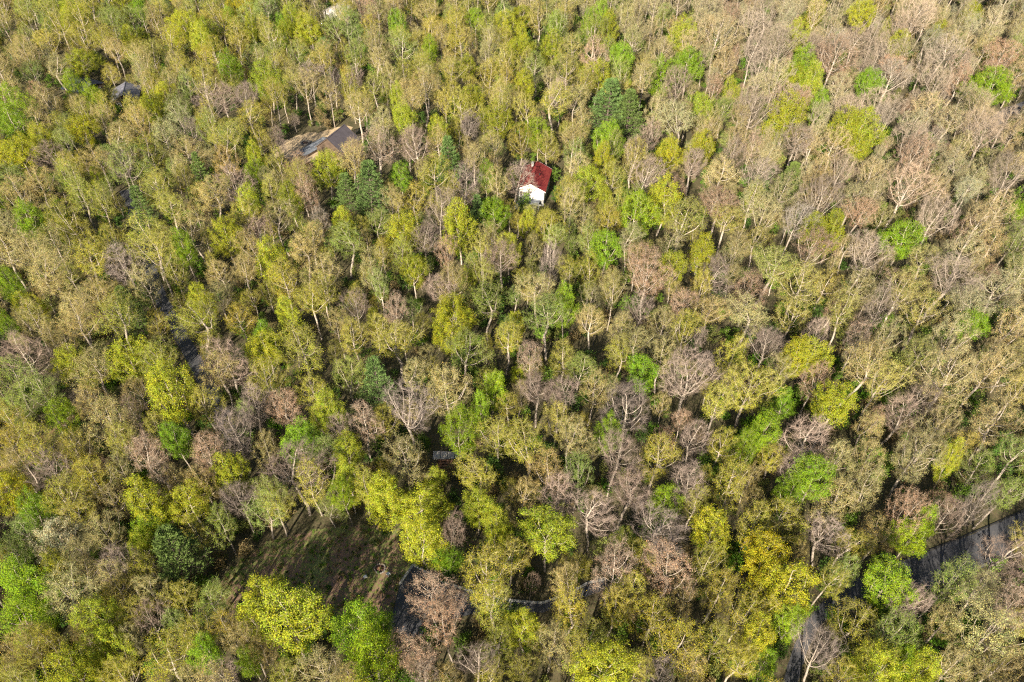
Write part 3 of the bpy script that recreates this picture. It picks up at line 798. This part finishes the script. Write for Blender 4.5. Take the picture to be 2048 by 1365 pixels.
TINT = {'b': (0.29, 0.215, 0.185), 't': (0.385, 0.335, 0.115), 'o': (0.355, 0.34, 0.035), 'y': (0.33, 0.355, 0.028), 'g': (0.22, 0.33, 0.02),
        'r': (0.40, 0.275, 0.185), 'm': (0.245, 0.325, 0.055), 'p': (0.125, 0.19, 0.055), 'w': (0.66, 0.62, 0.38)}
CLS = {'b': 'bare', 't': 'sparse', 'o': 'sparse', 'y': 'dense', 'g': 'dense', 'r': 'sparse', 'm': 'sparse', 'p': 'pine', 'w': 'dense'}

# what must stay open: ground that nothing grows on, and openings in the canopy that the photograph looks through
def corridor(line, w):
    return [tuple(p) for p in offset_line(line, w)] + [tuple(p) for p in offset_line(line, -w)[::-1]]
FOOT = [lawn_poly, drive_poly, corridor(road_a[:36], 3.5), corridor(road_a[35:], 1.5), corridor(lane_line, 2.2), corridor(trail_line, 1.2), corridor(far_line, 3.0), yard_poly]
def house_foot(o, W, L, m=1.2):
    c, s = math.cos(o.rotation_euler.z), math.sin(o.rotation_euler.z)
    return [(o.location.x + c * x - s * y, o.location.y + s * x + c * y) for x, y in ((-W / 2 - m, -m), (W / 2 + m, -m), (W / 2 + m, L + m), (-W / 2 - m, L + m))]
FOOT.append(house_foot(RH, W_, L_, 1.6))
FOOT.append(house_foot(DH, Wd, ln))
for o in [o for o in col.objects if o.name.startswith('house') and o not in (RH, DH)]:
    FOOT.append(house_foot(o, 9, 9))
OPEN = [[(440, 1165), (530, 1100), (640, 1066), (780, 1062), (800, 1110), (860, 1118), (880, 1165), (800, 1170), (740, 1215), (660, 1200), (560, 1160)],
        [(1850, 1150), (1960, 1075), (2048, 1042), (2048, 1060), (1960, 1105), (1905, 1145)],
        [(1050, 330), (1100, 330), (1105, 370), (1088, 392), (1042, 398)],
        [(575, 310), (560, 292), (590, 275), (690, 250), (712, 268), (695, 285), (650, 285), (612, 312)],
        [(345, 655), (365, 690), (398, 735), (380, 742), (350, 690)],
        [(165, 148), (208, 143), (212, 166), (180, 172)], [(236, 172), (262, 172), (264, 195), (240, 198)],
        [(880, 905), (915, 910), (912, 930), (890, 928)],
        [(800, 1235), (820, 1225), (815, 1250), (800, 1258)],
        [(100, 870), (125, 850), (132, 852), (112, 872)], [(1178, 1170), (1215, 1160), (1230, 1178), (1190, 1180)], [(1995, 235), (2030, 218), (2035, 228), (2005, 245)],
        [(1038, 1200), (1080, 1200), (1080, 1215), (1036, 1215)]]

trees = []          # dict(x, y, d, h, kind, var, rz, lean)
cell = {}
def near_trees(x, y, rad=12):
    cx, cy = int(x // 6), int(y // 6)
    k = int(rad // 6) + 1
    for i in range(cx - k, cx + k + 1):
        for j in range(cy - k, cy + k + 1):
            yield from cell.get((i, j), ())
def put(x, y, dm, h, kind, cat=False):
    cls = CLS[kind] + ('_big' if dm > 10.8 and kind != 'p' else '')
    cl = VARIANTS[cls]
    if CLS[kind] == 'pine': vi = random.randrange(len(cl))
    else: vi = random.randrange(len(cl))
    u = px((x, y, h * 0.7))[0]
    lean = 0.02 + max(0.0, min(1.0, (u - 1150) / 500)) * 0.05 if CLS[kind] in ('bare', 'sparse') else 0.0
    t = dict(x=x, y=y, d=dm, h=h, kind=kind, cls=cls, vi=vi, rz=random.uniform(0, math.tau), lean=(lean * random.uniform(0.3, 1.5) + random.gauss(0, 0.03), random.gauss(0, 0.035)), cat=cat, oval=random.uniform(0.86, 1.16))
    trees.append(t)
    cell.setdefault((int(x // 6), int(y // 6)), []).append(t)
    return t
def height(dm, kind):
    h = 10.5 + 0.72 * dm + random.gauss(0, 1.4)
    if kind == 'p': h += 1.5
    return max(8.5, min(21.0, h))
def cz_of(kind, h): return h * (0.62 if kind == 'p' else 0.72)

for (ox, oy), txt in QUARTERS.items():
    for ent in txt.replace('\n', '|').split('|'):
        a = ent.split()
        if len(a) != 4: continue
        u, v, w, k = ox + float(a[0]) / 2, oy + float(a[1]) / 2, float(a[2]) / 2, a[3]
        p = at(u, v, 13.0)
        dep = px(p)[2]
        dm = min(16.0, w * dep / F_PX * 1.18)
        h = height(dm, k)
        p = at(u, v, cz_of(k, h))
        h0 = h
        while h > 8.0 and any(inside((p.x, p.y), f) for f in FOOT):   # a shorter tree, standing at the edge of the open ground
            h -= 0.5
            p = at(u, v, cz_of(k, h))
        if any(inside((p.x, p.y), f) for f in FOOT):
            h = h0
            p = at(u, v, cz_of(k, h))
            spots = [(p.x + q * math.cos(a), p.y + q * math.sin(a)) for q in (1, 2, 3, 4, 5, 6.5, 8) for a in np.linspace(0, math.tau, 17)[:-1]]
            spots = [s for s in spots if not any(inside(s, f) for f in FOOT)]
            if not spots: continue
            p = Vector((*spots[0], 0))
        put(p.x, p.y, dm, h, k, True)
n_cat = len(trees)

# the bare tree that reaches over the red roof
hp = at(1029, 414)
ht = put(hp.x, hp.y, 10.7, 14.0, 'b', True)
ht['lean'] = (0.16, -0.05)
def patchy(x, y):
    """0..1, slow over the ground: kinds stand in groups"""
    a = math.sin(x * 0.043 + 1.3 + 1.4 * math.sin(y * 0.021)) + math.sin(y * 0.051 + 0.4 + 1.2 * math.sin(x * 0.027 + 2)) + 0.7 * math.sin((x + y) * 0.085 + 4)
    return min(1.0, max(0.0, 0.5 + a / 4.6))
def fill_kind(u, v, x, y):
    fx, fy = u / 2048, v / 1365
    if fx > 0.62 and fy < 0.5: tab = 'bbbbbbrrtttttttttooommyy'
    elif fx > 0.62: tab = 'bbbrtttttoooooommyy'
    elif fy < 0.3: tab = 'bbrttttttooooommmyyyyg'
    elif fx < 0.35 and fy < 0.65: tab = 'bbrttttttooooooommyyg'
    elif fy > 0.65: tab = 'bbrttttooooooommmyyg'
    else: tab = 'bbbrtttttooooommyy'
    q = 0.42 * random.random() + 0.58 * patchy(x, y) + random.gauss(0, 0.06)
    return tab[int(min(0.999, max(0, q)) * len(tab))]
def blocked(x, y, dm, h, kind):
    for f in FOOT:
        if inside((x, y), f): return True
    u, v, dep = px((x, y, cz_of(kind, h)))
    if -60 < u < 2108 and -60 < v < 1425:
        rad = 0.5 * dm * F_PX / dep
        for o in OPEN:
            if poly_dist((u, v), o) < rad * 0.8: return True
            u2, v2, _ = px((x, y, h * 0.35))
            if poly_dist((u2, v2), o) < 2: return True
    return False
# keep catalogue trees off the footprints
for t in list(trees):
    for f in FOOT:
        if inside((t['x'], t['y']), f):
            c = np.mean(np.array(f), axis=0)
            t['hide'] = True
Y0, Y1 = 6.0, 372.0
def half_width(y): return 54.6 + y * 0.491 + 24
tries = 0
for dmin, dmax, N, pack in ((8.0, 11.0, 4200, 0.43), (5.5, 8.0, 7000, 0.43), (3.4, 5.4, 11500, 0.38)):
    for _ in range(N):
        y = Y0 + (Y1 - Y0) * random.random() ** 0.8
        hw = half_width(y)
        x = random.uniform(-hw, hw)
        dm = random.uniform(dmin, dmax)
        ok = True
        for t in near_trees(x, y, 13):
            if 'hide' in t: continue
            need = (dm + t['d']) * pack * (1.06 if t['cat'] and t['kind'] in 'gyprw' else 1.0)
            if (t['x'] - x) ** 2 + (t['y'] - y) ** 2 < need * need:
                ok = False; break
        if not ok: continue
        u, v, _d = px((x, y, 13))
        k = fill_kind(u, v, x, y)
        h = height(dm, k) if dm > 5.2 else random.uniform(6.5, 12.0)
        if blocked(x, y, dm, h, k): continue
        put(x, y, dm, h, k)
trees = [t for t in trees if 'hide' not in t]

NAMES = {'b': 'bare_tree', 't': 'tan_budding_tree', 'o': 'olive_budding_tree', 'y': 'yellow_green_tree', 'g': 'green_leafy_tree', 'r': 'russet_budding_tree', 'm': 'pale_green_tree', 'p': 'pine_tree', 'w': 'blossoming_tree'}
LOOK = {'b': 'bare grey tree', 't': 'tan budding tree', 'o': 'olive budding tree', 'y': 'yellow-green leafy tree', 'g': 'bright green leafy tree', 'r': 'russet budding tree', 'm': 'soft green tree', 'p': 'dark evergreen pine', 'w': 'cream blossoming tree'}
GROUP = {'b': 'bare trees of the wood', 't': 'tan budding trees of the wood', 'o': 'olive budding trees of the wood', 'y': 'yellow-green trees of the wood', 'g': 'bright green trees of the wood', 'r': 'russet budding trees of the wood', 'm': 'soft green trees of the wood', 'p': 'pines of the wood', 'w': 'blossoming trees of the wood'}
LANDMARK = [((1075, 360), 'the red-roofed house'), ((688, 268), 'the charcoal-roofed house'), ((760, 1138), 'the lawn fire pit'), ((590, 1130), 'the brown end of the lawn'), ((850, 1160), 'the stone kerb corner'),
            ((1930, 1100), 'the wide paved road'), ((1605, 1280), 'the narrow stretch of road'), ((375, 705), 'the dark lane'), ((893, 918), 'the stone slab landing'), ((187, 158), 'the blue-black roof'), ((248, 186), 'the worn metal roof'), ((110, 860), 'the dirt trail'), ((2010, 230), 'the far driveway')]
# trees that stand out enough to find the others by: where, kind, how the others call it, its own label
STANDOUT = [((1219, 212), 'p', 'the great dark pine', 'great dark green pine towering up and right of the red-roofed house'),
            ((120, 1068), 'w', 'the cream blossoming tree', 'cream blossoming tree, the only pale-flowered crown in the wood'),
            ((1376, 125), 'g', 'the twin bright green trees', 'bright green leafy tree, right-hand one of twin crowns near the top'),
            ((1991, 165), 'g', 'the green tree by the far driveway', 'bright green round tree standing just behind the far driveway'),
            ((1286, 540), 'r', 'the great russet tree', 'great russet tree, the widest reddish crown in the middle of the wood'),
            ((1211, 492), 'g', 'the round bright green tree', 'round bright green tree up and left of the great russet crown'),
            ((345, 1108), 'p', 'the blue-green pine', 'blue-green pine beside the brown upper end of the shaded lawn'),
            ((355, 883), 'g', 'the vivid green round tree', 'vivid green round tree among brown and pinkish crowns below the dark lane'),
            ((1604, 125), 'g', 'the pale green tree at the top', 'pale bright green tree among bare crowns near the top edge'),
            ((1804, 475), 'g', 'the lime tree among bare crowns', 'lime green round tree surrounded by bare grey crowns toward the right'),
            ((1494, 778), 'o', 'the great golden tree', 'great golden olive tree with pale limbs showing, right of the middle'),
            ((575, 1238), 'y', 'the great yellow tree', 'great yellow-green tree at the lower edge of the shaded lawn'),
            ((1569, 1168), 'y', 'the yellow tree by the road', 'large yellow-green tree left of where the road bends'),
            ((735, 375), 'p', 'the pair of pines', 'dark pine, right-hand one of the pair below the charcoal-roofed house'),
            ((1574, 365), 'p', 'the small pine among bare trees', 'small blue-green pine among bare trees in the upper right'),
            ((1959, 1258), 't', 'the great pale tree', 'great pale tan tree with spreading limbs in the bottom right corner'),
            ((1319, 1058), 'b', 'the dense rounded bare crown', 'bare tree with dense rounded purple-grey crown below the middle'),
            ((272, 415), 'p', 'the dark pine spire', 'dark pine spire rising among olive crowns above the dark lane'),
            ((400, 595), 'y', 'the lime tree by the lane', 'lime yellow-green tree just right of the dark lane'),
            ((595, 875), 'g', 'the green tree above the lawn', 'bright green leafy tree between pinkish crowns well above the lawn'),
            ((330, 1313), 'o', 'the bottom golden tree', 'golden olive tree at the bottom edge below the brown end of the lawn'),
            ((52, 440), 'g', 'the green tree at the left edge', 'bright green tree close to the left edge halfway up'),
            ((1000, 520), 'b', 'the tall bare tree mid wood', 'tall bare grey tree in the middle of the wood below the red-roofed house'),
            ((1994, 838), 't', 'the leaning pale tree', 'leaning pale tan tree with long limbs at the right edge above the road'),
            ((935, 132), 'y', 'the upper yellow-green tree', 'yellow-green tree well behind the red-roofed house near the top'),
            ((415, 60), 'y', 'the top yellow-green tree', 'yellow-green tree in the far wood behind the charcoal-roofed house'),
            ((1724, 505), 'b', 'the leaning grey tree', 'leaning bare grey tree with fanned branches left of the lime green tree'),
            ((40, 1160), 'g', 'the bright green corner tree', 'large bright green tree at the left edge near the bottom corner'),
            ((730, 1252), 'g', 'the great green tree', 'great bright green tree at the lower right end of the lawn'),
            ((939, 855), 'g', 'the green tree above the landing', 'bright green leafy tree just behind the stone slab landing'),
            ((1616, 955), 'g', 'the green tree above the road', 'bright green tree up and left of the wide paved road'),
            ((1936, 655), 'g', 'the small right-edge green tree', 'bright green tree low among tan crowns near the right edge')]
for t in trees:
    t['u'], t['v'], dep = px((t['x'], t['y'], cz_of(t['kind'], t['h'])))
    t['size'] = t['d'] * F_PX / dep
    t['in'] = -0.3 * t['size'] < t['u'] < 2048 + 0.3 * t['size'] and -0.2 * t['size'] < t['v'] < 1365 + 0.3 * t['size']
seen = sorted([t for t in trees if t['in'] and t['size'] > 34], key=lambda t: -t['size'])
count = {}
single = []
for t in seen:
    k = NAMES[t['kind']]
    if count.get(k, 0) < 290:
        count[k] = count.get(k, 0) + 1
        single.append(t); t['single'] = True
rest = [t for t in trees if 'single' not in t]

ORD = ['', 'second ', 'third ', 'fourth ', 'fifth ', 'sixth ', 'seventh ', 'eighth ', 'ninth ', 'tenth ', 'eleventh ', 'twelfth ', 'thirteenth ', 'fourteenth ', 'fifteenth ', 'sixteenth ', 'seventeenth ', 'eighteenth ']
SECT = ['right of', 'up and right of', 'straight behind', 'up and left of', 'left of', 'down and left of', 'straight in front of', 'down and right of']
def sizeword(t): return 'large ' if t['size'] > 92 else ('small ' if t['size'] < 50 else '')
marks = [(a, b) for a, b in LANDMARK]
for pos, k, phrase, lab in STANDOUT:
    near = [t for t in single if t['kind'] == k and 'label' not in t and t['cat']]
    if not near: continue
    t = min(near, key=lambda t: (t['u'] - pos[0]) ** 2 + (t['v'] - pos[1]) ** 2)
    if math.hypot(t['u'] - pos[0], t['v'] - pos[1]) < 50:
        t['label'] = lab
        marks.append(((t['u'], t['v']), phrase))
LANDMARK = marks
buckets = {}
for t in single:
    if 'label' in t: continue
    li = min(range(len(LANDMARK)), key=lambda i: (LANDMARK[i][0][0] - t['u']) ** 2 + (LANDMARK[i][0][1] - t['v']) ** 2)
    dx, dy = t['u'] - LANDMARK[li][0][0], LANDMARK[li][0][1] - t['v']
    s = int(round(math.atan2(dy, dx) / (math.pi / 4))) % 8
    t['dist'] = math.hypot(dx, dy)
    buckets.setdefault((li, s, sizeword(t), t['kind']), []).append(t)
for (li, s, sw, k), ts in buckets.items():
    ts.sort(key=lambda t: t['dist'])
    for i, t in enumerate(ts):
        t['label'] = (ORD[min(i, 17)] + sw + LOOK[k] + ' ' + SECT[s] + ' ' + LANDMARK[li][1])

def tree_matrix(t, var):
    sx = t['d'] / var['W']
    sz = t['h'] / var['H']
    q = t['oval']
    return (t['lean'][1], t['lean'][0], t['rz']), (sx * q, sx / q, sz)
def jitter_tint(k, rr, x=0.0, y=0.0):
    a = np.array(TINT[k])
    if k in 'tob':                                          # these kinds turn paler and greyer towards the far right
        w = min(1.0, max(0.0, (x * 0.9 + y * 0.35 - 75) / 90)) * 0.55
        a = a * (1 - w) + np.array((0.44, 0.375, 0.25)) * w
    f = 1 + rr.normal(0, 0.10)
    h = rr.normal(0, 0.06)
    return [float(a[0] * f * (1 + h)), float(a[1] * f), float(a[2] * f * (1 - h))]
rt = np.random.default_rng(77)
def rot_of(t):
    # spin about the trunk first, then lean in world axes (positive lean goes to +x)
    m = Matrix.Rotation(t['lean'][0], 3, 'Y') @ Matrix.Rotation(t['lean'][1], 3, 'X') @ Matrix.Rotation(t['rz'], 3, 'Z')
    return m.to_euler()
for t in single:
    var = VARIANTS[t['cls']][t['vi']]
    root = bpy.data.objects.new(NAMES[t['kind']], None)
    root.empty_display_size = 0.5
    _, sc = tree_matrix(t, var)
    root.location = (t['x'], t['y'], 0)
    root.rotation_euler = rot_of(t)
    root.scale = sc
    col.objects.link(root)
    root['label'] = t['label']; root['category'] = 'tree'; root['group'] = GROUP[t['kind']]
    a = bpy.data.objects.new('trunk', var['trunk']); a.parent = root; col.objects.link(a)
    b = bpy.data.objects.new('crown', var['crown']); b.parent = root; col.objects.link(b)
    b['tint'] = jitter_tint(t['kind'], rt, t['x'], t['y'])

# ------------------------------------------------------------------ the rest of the wood and the undergrowth, one object each
def scatter(name, meshes, rows):
    """rows: (x, y, z, mesh index, rotation, scale, tint); one object that stands a copy of its mesh at every point"""
    me = bpy.data.meshes.new(name)
    n = len(rows)
    me.vertices.add(n)
    me.vertices.foreach_set('co', np.array([r[:3] for r in rows], np.float32).ravel())
    def attr(nm, typ, key, data):
        me.attributes.new(nm, typ, 'POINT').data.foreach_set(key, np.array(data).ravel())
    attr('pick', 'INT', 'value', np.array([r[3] for r in rows], np.int32))
    attr('turn', 'FLOAT_VECTOR', 'vector', np.array([r[4] for r in rows], np.float32))
    attr('grow', 'FLOAT_VECTOR', 'vector', np.array([r[5] for r in rows], np.float32))
    attr('tint', 'FLOAT_VECTOR', 'vector', np.array([r[6] for r in rows], np.float32))
    ob = link(name, me)
    ng = bpy.data.node_groups.new(name, 'GeometryNodeTree')
    ng.interface.new_socket('Geometry', in_out='INPUT', socket_type='NodeSocketGeometry')
    ng.interface.new_socket('Geometry', in_out='OUTPUT', socket_type='NodeSocketGeometry')
    gi, go = ng.nodes.new('NodeGroupInput'), ng.nodes.new('NodeGroupOutput')
    jn = ng.nodes.new('GeometryNodeJoinGeometry')
    def named(nm, typ):
        a = ng.nodes.new('GeometryNodeInputNamedAttribute')
        a.data_type = typ
        a.inputs['Name'].default_value = nm
        return a.outputs['Attribute']
    cmp_src = named('pick', 'INT')
    turn, grow = named('turn', 'FLOAT_VECTOR'), named('grow', 'FLOAT_VECTOR')
    e2r = ng.nodes.new('FunctionNodeEulerToRotation')
    ng.links.new(turn, e2r.inputs[0])
    for i, ms in enumerate(meshes):
        po = bpy.data.objects.new(name + '_source', ms)       # never linked: only its mesh is used
        oi = ng.nodes.new('GeometryNodeObjectInfo')
        oi.inputs['Object'].default_value = po
        cp = ng.nodes.new('FunctionNodeCompare')
        cp.data_type = 'INT'; cp.operation = 'EQUAL'
        ng.links.new(cmp_src, cp.inputs[2]); cp.inputs[3].default_value = i
        ip = ng.nodes.new('GeometryNodeInstanceOnPoints')
        ng.links.new(gi.outputs[0], ip.inputs['Points'])
        ng.links.new(cp.outputs[0], ip.inputs['Selection'])
        ng.links.new(oi.outputs['Geometry'], ip.inputs['Instance'])
        ng.links.new(e2r.outputs[0], ip.inputs['Rotation'])
        ng.links.new(grow, ip.inputs['Scale'])
        ng.links.new(ip.outputs[0], jn.inputs[0])
    ng.links.new(jn.outputs[0], go.inputs[0])
    md = ob.modifiers.new('scatter', 'NODES')
    md.node_group = ng
    return ob

def joined(tm, cm):
    """trunk and crown as one mesh"""
    me = bpy.data.meshes.new('wood_tree')
    out = []
    for m in (tm, cm):
        v = np.empty(len(m.vertices) * 3, np.float32); m.vertices.foreach_get('co', v)
        q = np.empty(len(m.loops), np.int32); m.loops.foreach_get('vertex_index', q)
        mi = np.empty(len(m.polygons), np.int32); m.polygons.foreach_get('material_index', mi)
        c = np.empty(len(m.vertices) * 4, np.float32); m.attributes['shade'].data.foreach_get('color', c)
        out.append((v.reshape(-1, 3), q.reshape(-1, 4), mi, c.reshape(-1, 4)[:, :3]))
    g = [(out[0][0], out[0][1], 0, out[0][3])]
    V, Q, MI, C = out[1]
    nt = Q.copy()
    me = fast_mesh('wood_tree', [(out[0][0], out[0][1], 0, out[0][3]), (V, Q, 1, C)], [tm.materials[0], cm.materials[0], cm.materials[1]])
    k = len(out[0][1])
    idx = np.concatenate([np.zeros(k, np.int32), MI + 1])
    me.polygons.foreach_set('material_index', idx.astype(np.int32))
    return me
index, meshes = {}, []
for cls, lst in VARIANTS.items():
    for i, var in enumerate(lst):
        index[(cls, i)] = len(meshes)
        meshes.append(joined(var['trunk'], var['crown']))
rows = []
for t in rest:
    var = VARIANTS[t['cls']][t['vi']]
    _, sc = tree_matrix(t, var)
    e = rot_of(t)
    rows.append((t['x'], t['y'], 0.0, index[(t['cls'], t['vi'])], (e.x, e.y, e.z), sc, jitter_tint(t['kind'], rt, t['x'], t['y'])))
wood = scatter('outlying_woods', meshes, rows)
tag(wood, 'spring wood of far and small trees running on past the clearings', 'woods', kind='stuff')

rows = []
SH_T = [(0.10, 0.20, 0.02), (0.15, 0.24, 0.035), (0.20, 0.22, 0.06), (0.08, 0.15, 0.03), (0.22, 0.17, 0.08)]
for _ in range(8000):
    y = random.uniform(20, 370)
    x = random.uniform(-half_width(y), half_width(y))
    if _ > 6800:
        x, y = random.uniform(-52, 0), random.uniform(52, 80)
        if not inside((x, y), lawn_poly): continue
    on_lawn = inside((x, y), lawn_poly)
    if any(inside((x, y), f) for f in FOOT if f is not lawn_poly): continue
    u, v, _d = px((x, y, 2.0))
    if not on_lawn and any(poly_dist((u, v), o) < 5 for o in OPEN): continue
    s = random.uniform(0.6, 1.25)
    if on_lawn: s = random.uniform(0.1, 0.28)               # tufts and weeds in the grass
    k = random.choice(SH_T)
    f = random.uniform(0.75, 1.25)
    rows.append((x, y, 0.0, random.randrange(4), (0, 0, random.uniform(0, 6.28)), (s, s, s * random.uniform(0.8, 1.2)), tuple(c * f for c in k)))
ug = scatter('undergrowth', SHRUBS, rows)
tag(ug, 'green shrubs and saplings growing under the trees', 'undergrowth', kind='stuff')
print('TREES', len(trees), 'single', len(single), 'rest', len(rest), 'catalogue', n_cat, count, 'shrubs', len(rows))
print('ORDMAX', max(len(v) for v in buckets.values()), len(LANDMARK))
print('REST IN VIEW', sum(t['in'] for t in rest), sorted([round(t['size']) for t in rest if t['in']])[-60::6])
